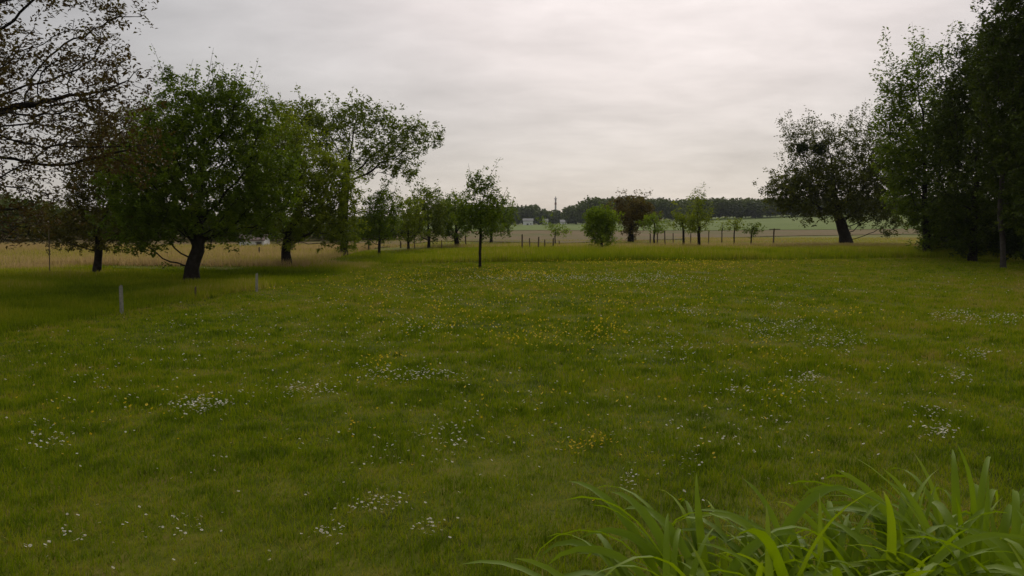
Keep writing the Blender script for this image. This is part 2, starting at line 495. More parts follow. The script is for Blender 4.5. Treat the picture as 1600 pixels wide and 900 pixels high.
def tubes(pos, par, r, sel, sides):
    """tubes for the chosen edges, rings shared along each main chain"""
    n = len(pos)
    main = {}
    for i in range(n):
        p = par[i]
        if p >= 0 and (p not in main or r[i] > r[main[p]]):
            main[p] = i
    dirn = np.zeros((n, 3))
    for i in range(1, n):
        v = pos[i] - pos[par[i]]; dirn[i] = v / max(np.linalg.norm(v), 1e-6)
    dirn[0] = dirn[main[0]] if 0 in main else (0, 0, 1)
    ring_dir = dirn.copy()
    for p, c in main.items():
        v = dirn[p] + dirn[c]; ring_dir[p] = v / max(np.linalg.norm(v), 1e-6)
    ref = np.tile(np.array([0.31, 0.87, 0.38]), (n, 1))

    def frames(d):
        u = np.cross(d, ref[:len(d)]); u /= np.maximum(np.linalg.norm(u, axis=1), 1e-6)[:, None]
        return u, np.cross(d, u)
    E = np.array([i for i in range(1, n) if sel[i]], int)
    if len(E) == 0:
        return None
    ismain = np.array([main.get(par[i]) == i for i in E])
    a = np.linspace(0, 2 * np.pi, sides, endpoint=False)
    ca, sa = np.cos(a)[None, :, None], np.sin(a)[None, :, None]
    d0 = np.where(ismain[:, None], ring_dir[par[E]], dirn[E]); d1 = ring_dir[E]
    r0 = np.where(ismain, r[par[E]], r[E] * 1.15)
    u0, v0 = frames(d0); u1, v1 = frames(d1)
    R0 = pos[par[E]][:, None] + r0[:, None, None] * (ca * u0[:, None] + sa * v0[:, None])
    R1 = pos[E][:, None] + r[E][:, None, None] * (ca * u1[:, None] + sa * v1[:, None])
    V = np.concatenate([R0, R1], 1)
    b = (np.arange(len(E)) * 2 * sides)[:, None]
    k = np.arange(sides)[None]; k2 = (k + 1) % sides
    F = np.stack([b + k, b + k2, b + sides + k2, b + sides + k], -1).reshape(-1, 4)
    return V.reshape(-1, 3), F


def leaf_mesh(name, rng, c, size, mat, droop=0.2, ratio=0.52, up=0.6, tint=None):
    """one folded diamond per leaf"""
    n = len(c)
    nrm = rng.normal(size=(n, 3)); nrm[:, 2] = np.abs(nrm[:, 2]) + up
    nrm /= np.linalg.norm(nrm, axis=1)[:, None]
    t = rng.normal(size=(n, 3)); t[:, 2] -= droop
    t -= (t * nrm).sum(1)[:, None] * nrm
    t /= np.maximum(np.linalg.norm(t, axis=1), 1e-6)[:, None]
    b = np.cross(nrm, t)
    L = (size * (0.6 + 0.7 * rng.random(n)))[:, None]
    W = L * ratio * 0.5
    fold = nrm * W * 0.35
    V = np.empty((n, 4, 3))
    V[:, 0] = c - t * L * 0.5
    V[:, 1] = c + b * W + fold - t * L * 0.05
    V[:, 2] = c + t * L * 0.5 - np.array([0, 0, 1]) * L * 0.10
    V[:, 3] = c - b * W + fold - t * L * 0.05
    i = np.arange(n)[:, None] * 4
    F = np.concatenate([i, i + 1, i + 2, i, i + 2, i + 3], 1).ravel()
    if tint is None:
        tint = np.clip(rng.normal(0.5, 0.2, n), 0, 1)
    return mesh_np(name, V.reshape(-1, 3), F, np.full(2 * n, 3), tint=np.repeat(np.clip(tint, 0, 1), 4), mats=[mat])


def make_tree(name, label, cat, base_px, trunk_px, blobs, mat, seed, d=None, base_r=0.12, n_attr=900, step=0.22, kill=0.3,
              leaf=0.085, per=9, spread=0.13, clump=0.0, shoots=0, shoot_len=(0.4, 0.9), bark='bark', depth=0.9, group=None,
              leaf_r=0.014, tip=0.006, skip=0.0, leaf_up=0.85, thin_above=None, dens=5.2, fluff=1.35):
    """base_px: where the trunk meets the ground; blobs: (px, py, rx, ry[, depth offset m]) of the crown at that distance"""
    rng = np.random.default_rng(seed)
    per, spread = int(per * dens), spread * fluff
    if d is None:
        d = CAMH * FPX / (base_px[1] - HORIZON)
    s = d / FPX
    b0 = at(base_px[0], base_px[1], d)
    b0.z = tz(b0.x, b0.y)
    root = thing(name, b0, label, cat, group)
    tr = [np.array([0, 0, -0.12])]
    for (px, py) in trunk_px:
        p = at(px, py, d) - b0
        q = tr[-1]
        seg = np.array([p.x, p.y, p.z]) - q
        k = max(1, int(np.linalg.norm(seg) / step))
        for j in range(k):
            tr.append(q + seg * (j + 1) / k + rng.normal(0, 0.012, 3) * min(1, base_r * 8))
    vol = np.array([bl[2] * bl[3] * min(bl[2], bl[3]) for bl in blobs], float) ** 0.85
    A = []
    for bl, v in zip(blobs, vol / vol.sum()):
        k = max(12, int(n_attr * v))
        p = ball_points(rng, k)
        c = at(bl[0], bl[1], d) - b0
        off = bl[4] if len(bl) > 4 else 0.0
        rd = depth * (bl[2] + bl[3]) / 2
        A.append(np.array([c.x, c.y + off, c.z]) + p * np.array([bl[2], rd, bl[3]]) * s)
    A = np.concatenate(A)
    A = A[A[:, 2] > 0.25]
    if clump > 0:
        sc = 1.0 / max(0.7, 0.22 * np.ptp(A[:, 2]))
        nv = np.array([mnoise.noise(Vector(a * sc) + Vector((seed * 3.1, 0, 0))) for a in A])
        A = A[nv > np.quantile(nv, clump)]
    pos, par = colonize(rng, tr, A, step, kill)
    r, kids = radii(par, tip, 2.25, base_r, len(tr))
    thin = np.nonzero(r < leaf_r)[0]
    # leaves along the thin wood
    c, tn = [], []
    host = np.repeat(thin, per)
    if skip:
        host = host[vnoise(pos[host, 0] * 3 + pos[host, 1], pos[host, 2] * 3, 1.0, seed) > skip]
    if thin_above:
        zt = at(0, thin_above[0], d).z - b0.z
        pz = pos[host, 2] + rng.normal(0, 0.10 * np.ptp(pos[:, 2]), len(pos))[host]
        host = host[(pz < zt) | (rng.random(len(host)) < thin_above[1])]
    f = rng.random(len(host))[:, None]
    base = pos[host] * f + pos[np.maximum(par[host], 0)] * (1 - f)
    ncl = 3
    cen = rng.normal(size=(len(pos), ncl, 3)) * spread * np.array([1, 1, 0.8])
    off = cen[host, rng.integers(0, ncl, len(host))] + rng.normal(size=(len(host), 3)) * leaf * 0.55
    c.append(pos[host] * 0.6 + base * 0.4 + off)
    cl_t = rng.normal(0.52, 0.17, len(pos))            # young and old shoots differ in colour
    tn.append(cl_t[host] + rng.normal(0, 0.14, len(host)))
    # upright shoots that make the ragged outline
    sh_tris = []
    if shoots:
        tips = np.nonzero(kids == 0)[0]
        zz = pos[tips, 2] + rng.normal(0, 0.25 * np.ptp(pos[:, 2]) * 0.5, len(tips))
        order = tips[np.argsort(-zz)][:shoots * 2]
        pick = rng.choice(order, min(shoots, len(order)), replace=False)
        ctr = pos[len(tr) - 1]
        for t in pick:
            o = pos[t]
            dv = (o - ctr); dv[2] = 0
            dv = dv / (np.linalg.norm(dv) + 1e-6) * rng.uniform(0.1, 0.7) + np.array([0, 0, 1.0]) + rng.normal(0, 0.18, 3)
            dv /= np.linalg.norm(dv)
            ln = rng.uniform(*shoot_len)
            k = 5
            pts = [o + dv * ln * j / k + np.array([0, 0, 0.02 * j]) for j in range(k + 1)]
            sh_tris.append(pts)
            m = int(ln / 0.036)
            ff = rng.random(m) ** 0.8
            c.append(o + dv * (ff * ln)[:, None] + rng.normal(size=(m, 3)) * min(spread, 0.05 + leaf * 0.35))
            tn.append(np.full(m, cl_t[t] + 0.1) + rng.normal(0, 0.12, m))
    c = np.concatenate(c); tn = np.concatenate(tn)
    k = c[:, 2] > 0.12
    c, tn = c[k], tn[k]
    obj('crown', leaf_mesh('crown', rng, c, leaf, mat, tint=tn, up=leaf_up), root)
    thick_sel = r >= max(0.022, base_r * 0.28)
    thick_sel[:len(tr)] = True
    tk = tubes(pos, par, r, thick_sel, 8)
    obj('trunk', mesh_np('trunk', tk[0], tk[1].ravel(), np.full(len(tk[1]), 4), smooth=True, mats=[M[bark]]), root)
    th = tubes(pos, par, r, ~thick_sel, 4 if base_r > 0.05 else 3)
    vs, fs = ([th[0]], [th[1]]) if th is not None else ([], [])
    nb = len(th[0]) if th is not None else 0
    for pts in sh_tris:
        pp = np.array(pts)
        rr = np.linspace(0.007, 0.003, len(pp))
        t = tubes(pp, np.arange(-1, len(pp) - 1), rr, np.ones(len(pp), bool), 3)
        vs.append(t[0]); fs.append(t[1] + nb); nb += len(t[0])
    if vs:
        V, F = np.concatenate(vs), np.concatenate(fs)
        tag(obj('branches', mesh_np('branches', V, F.ravel(), np.full(len(F), 4), smooth=True, mats=[M[bark]]), root), kind='stuff')
    return root


TREES = [
    # overhanging bronze tree whose trunk stands left of the frame
    dict(name='walnut_tree', label='bronze leaved tree reaching thin branches into the top left corner', base_px=(-210, 512),
         trunk_px=[(-200, 380), (-170, 250), (-120, 160)],
         blobs=[(-140, 0, 240, 200), (60, 60, 130, 110), (40, 210, 150, 100), (150, 150, 90, 100, -0.5), (195, 240, 62, 90), (-10, 330, 80, 75), (150, 10, 80, 45), (60, 330, 60, 40), (205, 130, 40, 50)],
         mat='leaf_bronze', base_r=0.26, n_attr=3600, step=0.16, kill=0.18, leaf=0.070, dens=6.5, per=3.2, spread=0.10, clump=0.20, leaf_r=0.011, tip=0.005, shoots=30, shoot_len=(0.3, 0.7)),
    dict(name='plum_tree', label='dark brownish tree with slim trunk left of the leaning tree', base_px=(152, 428),
         trunk_px=[(153, 395), (155, 360)], blobs=[(195, 280, 88, 100), (140, 345, 95, 45), (205, 355, 75, 38), (225, 205, 45, 50), (90, 360, 60, 30)],
         mat='leaf_browngreen', base_r=0.11, n_attr=2400, step=0.2, kill=0.27, leaf=0.09, per=7, clump=0.12, shoots=40, dens=7.5),
    dict(name='cherry_tree', label='large dark green tree with black trunk leaning to the right', base_px=(296, 441),
         trunk_px=[(303, 405), (311, 375)],
         blobs=[(315, 270, 130, 120), (325, 175, 90, 62), (375, 175, 50, 48), (400, 270, 75, 95), (235, 300, 80, 85), (355, 352, 58, 36), (245, 362, 75, 38), (290, 145, 42, 38), (310, 355, 90, 35)],
         mat='leaf_cherry', base_r=0.185, n_attr=3300, step=0.20, kill=0.25, leaf=0.095, per=8, spread=0.14, clump=0.10, shoots=120, shoot_len=(0.35, 0.95), dens=7.5),
    dict(name='cherry_tree', label='bushy light green tree with short dark trunk right of the leaning tree', base_px=(448, 416),
         trunk_px=[(447, 395), (450, 365)],
         blobs=[(465, 300, 88, 90), (518, 315, 50, 65), (430, 225, 62, 58), (405, 330, 48, 36), (500, 365, 62, 32), (540, 365, 30, 28)],
         mat='leaf_light', base_r=0.16, n_attr=2300, step=0.22, kill=0.28, leaf=0.105, dens=6.5, per=9, spread=0.15, clump=0.12, shoots=60, shoot_len=(0.4, 1.0)),
    dict(name='tall_walnut_tree', label='tall open crowned tree with forked stem rising above its neighbours', base_px=(537, 401),
         trunk_px=[(537, 360), (538, 310), (540, 285)],
         blobs=[(500, 200, 75, 45), (560, 190, 60, 38), (610, 225, 60, 45), (650, 210, 42, 25), (560, 250, 60, 35), (455, 180, 35, 28), (630, 265, 30, 22)],
         mat='leaf_walnut', base_r=0.17, n_attr=1500, step=0.24, kill=0.32, leaf=0.14, dens=7, per=6, spread=0.15, clump=0.36, shoots=25, shoot_len=(0.3, 0.8)),
    dict(name='fruit_tree', label='narrow dark green tree on a thin stem beside the bushy light green tree', base_px=(592, 401),
         trunk_px=[(593, 375)], blobs=[(596, 335, 30, 46), (575, 355, 22, 25)], mat='leaf_cherry', base_r=0.06, n_attr=700, step=0.2, leaf=0.11, per=10, spread=0.14, shoots=14),
    dict(name='fruit_tree', label='small fruit tree with thin dark stem next to the narrow dark green tree', base_px=(638, 393),
         trunk_px=[(638, 370)], blobs=[(640, 345, 24, 34)], mat='leaf_light', base_r=0.06, n_attr=450, step=0.24, leaf=0.13, per=9, spread=0.16, shoots=12, clump=0.1),
    dict(name='fruit_tree', label='spreading fruit tree second left of the young tree in the lawn', base_px=(670, 389),
         trunk_px=[(670, 368)], blobs=[(668, 332, 34, 38), (665, 355, 28, 20)], mat='leaf_walnut', base_r=0.08, n_attr=650, step=0.24, leaf=0.14, per=9, spread=0.17, shoots=22, shoot_len=(0.4, 1.0), clump=0.1),
    dict(name='fruit_tree', label='fruit tree with stout brown trunk just left of the young tree in the lawn', base_px=(713, 386),
         trunk_px=[(713, 365)], blobs=[(706, 345, 30, 30), (715, 325, 22, 20)], mat='leaf_cherry', base_r=0.13, n_attr=600, step=0.26, leaf=0.14, per=9, spread=0.17, shoots=16),
    dict(name='fruit_tree', label='low fruit tree half hidden behind the young tree in the lawn', base_px=(767, 380),
         trunk_px=[(768, 362)], blobs=[(778, 345, 30, 22), (795, 330, 14, 12)], mat='leaf_cherry', base_r=0.09, n_attr=450, step=0.26, leaf=0.15, per=8, spread=0.18, shoots=10),
    dict(name='young_tree', label='young tree with thin straight stem standing alone at the lawn edge', base_px=(750, 419),
         trunk_px=[(750, 395), (751, 370), (752, 350)],
         blobs=[(752, 338, 42, 30), (750, 300, 26, 26), (785, 318, 20, 16), (722, 325, 18, 20), (758, 275, 14, 12)],
         mat='leaf_cherry', base_r=0.05, n_attr=700, step=0.15, kill=0.19, leaf=0.095, per=7, spread=0.10, clump=0.15, shoots=26, shoot_len=(0.3, 0.75), tip=0.004, leaf_r=0.010),
    dict(name='round_shrub', cat='shrub', label='bright green egg shaped bush standing alone in the tall grass', base_px=(940, 389),
         trunk_px=[(940, 380)], blobs=[(940, 348, 25, 27), (940, 368, 20, 17), (928, 340, 14, 14)], mat='leaf_bright', base_r=0.07, n_attr=900, step=0.18, kill=0.22, leaf=0.12, per=10, spread=0.13, shoots=20, shoot_len=(0.2, 0.4)),
    dict(name='ivy_tree', label='reddish brown crowned tree with dark ivy trunk behind the bright bush', base_px=(986, 379),
         trunk_px=[(986, 362), (987, 350)], blobs=[(988, 332, 34, 26), (985, 362, 13, 16), (965, 325, 16, 14), (1008, 335, 18, 18)], mat='leaf_red', base_r=0.18, n_attr=900, step=0.25, leaf=0.15, per=9, spread=0.17, shoots=12),
    dict(name='orchard_tree', label='small round light green orchard tree right of the reddish tree', base_px=(1022, 383),
         trunk_px=[(1022, 366)], blobs=[(1021, 348, 18, 14), (1034, 353, 10, 9)], mat='leaf_bright', base_r=0.05, n_attr=400, step=0.2, leaf=0.13, per=8, spread=0.15),
    dict(name='orchard_tree', label='broad pale orchard tree on a brown stem, left of the tallest orchard tree', base_px=(1068, 386),
         trunk_px=[(1068, 363)], blobs=[(1068, 347, 20, 15), (1060, 335, 12, 12)], mat='leaf_light', base_r=0.06, n_attr=400, step=0.2, leaf=0.13, per=7, spread=0.16, clump=0.15),
    dict(name='orchard_tree', label='tallest orchard tree with feathery top against the far wood', base_px=(1092, 387),
         trunk_px=[(1092, 362)], blobs=[(1091, 345, 21, 20), (1092, 318, 15, 16), (1095, 303, 9, 8)], mat='leaf_light', base_r=0.08, n_attr=600, step=0.2, leaf=0.12, per=7, spread=0.15, shoots=16, shoot_len=(0.3, 0.7), clump=0.2),
    dict(name='orchard_tree', label='very small thin orchard sapling just right of the tallest orchard tree', base_px=(1128, 381),
         trunk_px=[(1128, 362)], blobs=[(1129, 351, 9, 9)], mat='leaf_light', base_r=0.03, n_attr=140, step=0.18, leaf=0.12, per=6, spread=0.12),
    dict(name='orchard_tree', label='thin stemmed orchard sapling with flat top between two smaller saplings', base_px=(1147, 385),
         trunk_px=[(1147, 365)], blobs=[(1149, 351, 15, 9)], mat='leaf_light', base_r=0.035, n_attr=180, step=0.18, leaf=0.12, per=6, spread=0.12),
    dict(name='orchard_tree', label='dark topped orchard sapling, last one before the lone spreading tree', base_px=(1174, 386),
         trunk_px=[(1174, 365)], blobs=[(1173, 356, 12, 7), (1186, 358, 9, 6), (1180, 350, 8, 6)], mat='leaf_cherry', base_r=0.04, n_attr=220, step=0.18, leaf=0.13, per=8, spread=0.12),
    dict(name='orchard_tree', label='low leaning green sapling among the stakes left of the bright bush', base_px=(868, 382),
         trunk_px=[(867, 370)], blobs=[(872, 358, 15, 8), (880, 363, 10, 6), (845, 347, 7, 9)], mat='leaf_bright', base_r=0.035, n_attr=240, step=0.18, leaf=0.12, per=8, spread=0.13),
    dict(name='old_apple_tree', label='lone spreading old tree with thick leaning trunk in the right meadow', base_px=(1323, 382),
         trunk_px=[(1320, 366), (1314, 348), (1308, 335)],
         blobs=[(1305, 290, 85, 55), (1245, 298, 55, 42), (1265, 222, 50, 40), (1345, 230, 50, 50), (1375, 290, 45, 58), (1212, 300, 32, 16), (1240, 328, 28, 16), (1385, 340, 30, 28), (1300, 320, 60, 30), (1345, 330, 40, 30)],
         mat='leaf_lone', base_r=0.33, n_attr=3300, step=0.28, kill=0.36, leaf=0.155, dens=7, thin_above=(240, 0.25), per=7, spread=0.20, clump=0.10, shoots=110, shoot_len=(0.6, 1.5), leaf_r=0.016),
    # the dark row on the right
    dict(name='hazel_tree', label='dark tree with upright leafy shoots at the left end of the right row', base_px=(1449, 398), d=36,
         trunk_px=[(1448, 370), (1446, 335)],
         blobs=[(1440, 215, 66, 90), (1420, 130, 38, 40), (1470, 310, 62, 60), (1450, 100, 30, 30), (1430, 300, 40, 60), (1480, 370, 50, 28)],
         mat='leaf_cherry', base_r=0.16, n_attr=2400, step=0.24, kill=0.30, leaf=0.15, dens=4.4, per=9, spread=0.17, clump=0.16, shoots=150, shoot_len=(0.7, 1.8), thin_above=(150, 0.45)),
    dict(name='maple_tree', label='dense dark tree in the middle of the right row', base_px=(1520, 408), d=32,
         trunk_px=[(1520, 370), (1522, 330)],
         blobs=[(1535, 190, 75, 105), (1520, 130, 35, 50), (1540, 320, 80, 70), (1500, 290, 50, 80), (1560, 90, 45, 65), (1510, 100, 28, 40), (1540, 385, 60, 22)],
         mat='leaf_dark', base_r=0.15, n_attr=2600, step=0.23, kill=0.29, leaf=0.14, dens=4.4, per=9, spread=0.17, clump=0.12, shoots=110, shoot_len=(0.6, 1.6)),
    dict(name='birch_tree', label='tall tree with pale slim trunk at the right frame edge', base_px=(1568, 419), d=28,
         trunk_px=[(1567, 380), (1562, 330), (1566, 280), (1580, 220)],
         blobs=[(1600, 90, 70, 110), (1620, 250, 80, 100), (1590, 10, 40, 60), (1560, 200, 40, 60)],
         mat='leaf_dark', base_r=0.085, n_attr=2400, step=0.22, kill=0.28, leaf=0.13, dens=4.6, per=9, spread=0.16, clump=0.10, shoots=90, shoot_len=(0.5, 1.3), bark='bark_pale'),
    dict(name='maple_tree', label='dark tree at the right rim of the picture, in front of its row', base_px=(1680, 428), d=26,  # added tree rooted outside the frame, there to darken the right row
         trunk_px=[(1680, 380), (1682, 320)],
         blobs=[(1690, 150, 90, 150), (1680, 320, 100, 90), (1640, 250, 60, 120)],
         mat='leaf_dark', base_r=0.17, n_attr=1500, step=0.28, kill=0.36, leaf=0.13, per=10, spread=0.2, shoots=20),
    dict(name='undergrowth_shrub', cat='shrub', label='dark shrub filling the gap under the left end of the right row', base_px=(1485, 402), d=38,  # this and the next two shrubs: added backdrop that stops light passing through
         trunk_px=[(1485, 392)], blobs=[(1482, 365, 40, 34), (1510, 350, 45, 45)], mat='leaf_dark', base_r=0.06, n_attr=700, step=0.26, leaf=0.15, per=11, spread=0.2),
    dict(name='undergrowth_shrub', cat='shrub', label='dark shrub filling the gap behind the pale slim trunk', base_px=(1560, 404), d=36,
         trunk_px=[(1560, 394)], blobs=[(1560, 360, 55, 44), (1610, 350, 55, 50)], mat='leaf_ivy', base_r=0.06, n_attr=900, step=0.26, leaf=0.15, per=11, spread=0.2),
    dict(name='undergrowth_shrub', cat='shrub', label='low dark shrub at the foot of the right row by the frame edge', base_px=(1610, 416), d=31,
         trunk_px=[(1610, 406)], blobs=[(1605, 375, 45, 34), (1650, 360, 50, 50)], mat='leaf_ivy', base_r=0.06, n_attr=800, step=0.24, leaf=0.13, per=11, spread=0.18),
]
for i, t in enumerate(TREES):
    t = dict(t)
    t['mat'] = M[t['mat']]
    t.setdefault('cat', 'tree')
    if t['name'] in ('orchard_tree', 'fruit_tree'):
        t['group'] = 'small trees of the orchard'
    make_tree(seed=100 + i, **t)


# dark ivy-like mistletoe balls hanging in the lone tree
def mistletoe(px, py, rpx, label, seed):
    rng = np.random.default_rng(seed)
    d = 51.0 - 2.4
    c = at(px, py, d)
    r = rpx * d / FPX
    root = thing('mistletoe_ball', c, label, 'mistletoe', 'mistletoe balls in the lone tree')
    p = ball_points(rng, 900) * r * np.array([1, 1, 0.92])
    obj('leaves', leaf_mesh('leaves', rng, p, 0.10, M['leaf_ivy'], up=0.2), root)
    q = [np.zeros(3)] + [v * r * 0.9 / np.linalg.norm(v) for v in rng.normal(size=(26, 3))]
    t = tubes(np.array(q), np.array([-1] + [0] * 26), np.full(27, 0.012), np.ones(27, bool), 3)
    obj('twigs', mesh_np('twigs', t[0], t[1].ravel(), np.full(len(t[1]), 4), mats=[M['bark']]), root)


mistletoe(1254, 231, 10, 'left of two dark round mistletoe balls in the lone tree', 7)
mistletoe(1281, 232, 11, 'right of two dark round mistletoe balls in the lone tree', 8)


# ------------------------------------------------------------------ far woods
def wood(name, label, rng, spots, leafsize, per_m, mat):
    """spots: (x, y, height, radius) of many far crowns read as one mass"""
    c, tn = [], []
    for (x, y, h, r) in spots:
        z0 = tz(x, y)
        n = int(per_m * r * h)
        p = ball_points(rng, n)
        k = rng.integers(2, 5)
        lob = rng.normal(0, 0.3, (k, 3)) * np.array([r, r, h * 0.16])
        q = p * np.array([r, r, h * 0.52]) * 0.8 + lob[rng.integers(0, k, n)]
        q[:, 2] = np.maximum(q[:, 2] + h * 0.5, 0.1)
        c.append(q + np.array([x, y, z0]))
        tn.append(np.full(n, rng.normal(0.5, 0.2)) + rng.normal(0, 0.1, n))
    return tag(obj(name, leaf_mesh(name, rng, np.concatenate(c), leafsize, mat, ratio=0.8, tint=np.concatenate(tn))), label, 'woodland', kind='stuff')


def build_woods():
    rng = np.random.default_rng(31)
    spots = []
    for px in np.arange(893, 1500, 5.0):
        d = 345 + rng.uniform(-18, 25)
        p = at(px + rng.normal(0, 3), 350, d)
        top = 318 - 12 * float(sstep(893, 930, px)) + (0 if px < 1010 else 2) + rng.normal(0, 0.8)
        hz = at(px, top, d).z - tz(p.x, p.y)
        spots.append((p.x, d, max(hz, 4) , rng.uniform(3.5, 5.5)))
    wood('far_wood', 'long dark wood on the horizon behind the orchard', rng, spots, 1.15, 15, M['leaf_wood'])
    spots = []
    for px in np.arange(690, 893, 4.5):
        d = 430 + rng.uniform(-25, 40)
        p = at(px, 350, d)
        top = np.interp(px, [690, 790, 820, 838, 850, 870, 893], [322, 322, 319, 321, 327, 331, 330]) + rng.normal(0, 1.3)
        spots.append((p.x, d, max(at(px, top, d).z - tz(p.x, p.y), 3), rng.uniform(3.5, 6)))
    wood('far_copse', 'grey green trees on the horizon around the far white buildings', rng, spots, 1.8, 9, M['leaf_wood'])
    # dark wood edge behind the fruit trees at left
    spots = []
    for px in np.arange(-260, 640, 11.0):
        d = 58 + rng.uniform(-5, 10)
        p = at(px, 380, d)
        top = np.interp(px, [-260, 0, 90, 160, 300, 420, 560, 640], [240, 290, 322, 330, 325, 335, 338, 350]) + rng.normal(0, 7)
        spots.append((p.x, d, at(px, top, d).z - tz(p.x, p.y), rng.uniform(1.3, 2.4)))
    wood('wood_edge', 'dark woodland edge seen under the fruit tree crowns at left', rng, spots, 0.36, 95, M['leaf_wood'])


build_woods()


# ------------------------------------------------------------------ small built things
def box(V, F, lo, hi):
    b = len(V)
    for z in (lo[2], hi[2]):
        V += [(lo[0], lo[1], z), (hi[0], lo[1], z), (hi[0], hi[1], z), (lo[0], hi[1], z)]
    F += [(b, b + 3, b + 2, b + 1), (b + 4, b + 5, b + 6, b + 7)] + [(b + i, b + (i + 1) % 4, b + 4 + (i + 1) % 4, b + 4 + i) for i in range(4)]


def pymesh(name, V, F, mat):
    me = bpy.data.meshes.new(name); me.from_pydata(V, [], F); me.materials.append(mat); me.update(); return me


def gable_building(name, label, cat, loc, w, dp, h, rise, wall, roof, doors=(), windows=()):
    root = thing(name, loc, label, cat)
    V = [(-w / 2, -dp / 2, -1.2), (w / 2, -dp / 2, -1.2), (w / 2, dp / 2, -1.2), (-w / 2, dp / 2, -1.2), (-w / 2, -dp / 2, h), (w / 2, -dp / 2, h), (w / 2, dp / 2, h), (-w / 2, dp / 2, h), (-w / 2, 0, h + rise), (w / 2, 0, h + rise)]
    F = [(0, 1, 5, 4), (2, 3, 7, 6), (3, 0, 4, 8, 7), (1, 2, 6, 9, 5)]
    obj('wall', pymesh('wall', V, F, wall), root)
    o, t = 0.06 * w, 0.05 * max(h, 1)
    s = rise / (dp / 2)
    V, F = [], []
    e = dp / 2 + 0.08 * dp
    for sy in (-1, 1):
        b = len(V)
        for x in (-w / 2 - o, w / 2 + o):
            V += [(x, sy * e, h + rise - s * e + 0.02), (x, 0, h + rise + 0.02), (x, 0, h + rise + 0.02 + t), (x, sy * e, h + rise - s * e + 0.02 + t)]
        F += [(b, b + 1, b + 5, b + 4), (b + 2, b + 3, b + 7, b + 6), (b + 3, b, b + 4, b + 7), (b, b + 3, b + 2, b + 1), (b + 4, b + 5, b + 6, b + 7)]
    obj('roof', pymesh('roof', V, F, roof), root)
    for (x0, x1, z0, z1) in doors:
        V, F = [], []; box(V, F, (x0, -dp / 2 - 0.05, z0), (x1, -dp / 2 + 0.02, z1)); obj('door', pymesh('door', V, F, M['dark_opening']), root)
    for (x0, x1, z0, z1) in windows:
        V, F = [], []; box(V, F, (x0, -dp / 2 - 0.05, z0), (x1, -dp / 2 + 0.02, z1)); obj('window', pymesh('window', V, F, M['dark_opening']), root)
    return root


for (px, d, w, h, lab) in [(825, 395, 4.6, 2.2, 'long low white building on the horizon left of the mast'),
                           (852, 400, 2.6, 2.0, 'narrow white building on the horizon just left of the mast'),
                           (880, 405, 3.0, 1.3, 'small pale building on the horizon just right of the mast')]:
    p = at(px, 350, d); p.z = tz(p.x, p.y)
    gable_building('far_building', lab, 'building', p, w, 4.0, h, 0.9, M['white_wall'], M['grey_wall'],
                   doors=[(-0.15 * w, 0.05 * w, 0, h * 0.4)], windows=[(0.22 * w, 0.34 * w, h * 0.2, h * 0.45)])
p = at(398, 386, 46); p.z = 0.05
gable_building('garden_hutch', 'low white hutch with brown roof half hidden under the tree crowns at left', 'hutch', p, 1.35, 1.1, 0.34, 0.24, M['white_wall'], M['roof'],
               doors=[(0.28, 0.55, 0.0, 0.26)])

# far mast
p = at(868, 346, 520); p.z = tz(p.x, p.y)
mast = thing('far_mast', p, 'thin tall grey mast with dark band on the horizon', 'mast')
hm = at(868, 307, 520).z - p.z


def lathe(prof, sides=10):
    V, F = [], []
    for (r, z) in prof:
        V += [(r * math.cos(2 * math.pi * k / sides), r * math.sin(2 * math.pi * k / sides), z) for k in range(sides)]
    for i in range(len(prof) - 1):
        F += [(i * sides + k, i * sides + (k + 1) % sides, (i + 1) * sides + (k + 1) % sides, (i + 1) * sides + k) for k in range(sides)]
    F.append(tuple(range((len(prof) - 1) * sides, len(prof) * sides)))
    return V, F


obj('shaft', pymesh('shaft', *lathe([(0.75, -1), (0.6, hm * 0.5), (0.48, hm * 0.93), (0.3, hm * 0.94), (0.25, hm)]), M['mast']), mast)
obj('band', pymesh('band', *lathe([(0.66, hm * 0.70), (0.64, hm * 0.78)]), M['mast_band']), mast)
obj('platform', pymesh('platform', *lathe([(0.5, hm * 0.90), (0.9, hm * 0.905), (0.9, hm * 0.93), (0.5, hm * 0.935)]), M['mast']), mast)


# stakes and posts
def stake(px, py_top, py_base, wpx, label, mat='post', d=None, seed=0, group=None, cross=False, name='wooden_stake'):
    rng = random.Random(seed + int(px * 7))
    d = d or CAMH * FPX / (py_base - HORIZON)
    b = at(px, py_base, d); b.z = tz(b.x, b.y)
    h = at(px, py_top, d).z - b.z
    r = max(0.5 * (wpx * 0.68 if d > 30 else wpx) * d / FPX, 0.012)
    V, F = [], []
    n = 7
    lx, ly = rng.uniform(-0.04, 0.04), rng.uniform(-0.04, 0.04)
    rings = [(-0.25, 0.95), (h * 0.3, 1.0), (h * 0.7, 0.97), (h - 0.03, 0.93), (h, 0.7)]
    for (z, k) in rings:
        for j in range(n):
            a = 2 * math.pi * j / n
            q = r * k * (1 + 0.12 * math.sin(3 * a + seed))
            V.append((q * math.cos(a) + lx * z, q * math.sin(a) + ly * z, z + (0.012 * math.cos(a) if k < 0.8 else 0)))
    for i in range(len(rings) - 1):
        F += [(i * n + j, i * n + (j + 1) % n, (i + 1) * n + (j + 1) % n, (i + 1) * n + j) for j in range(n)]
    F.append(tuple(range((len(rings) - 1) * n, len(rings) * n)))
    if not cross:
        o = obj(name, pymesh(name, V, F, M[mat]), None, b)
        return tag(o, label, 'stake', group)
    root = thing(name, b, label, 'stake', group)
    obj('post', pymesh('post', V, F, M[mat]), root)
    for zz in (h - 0.06,):
        V, F = [], []; box(V, F, (-0.26, -0.08, zz), (0.34, -0.045, zz + 0.04)); obj('crossbar', pymesh('crossbar', V, F, M[mat]), root)
    return root


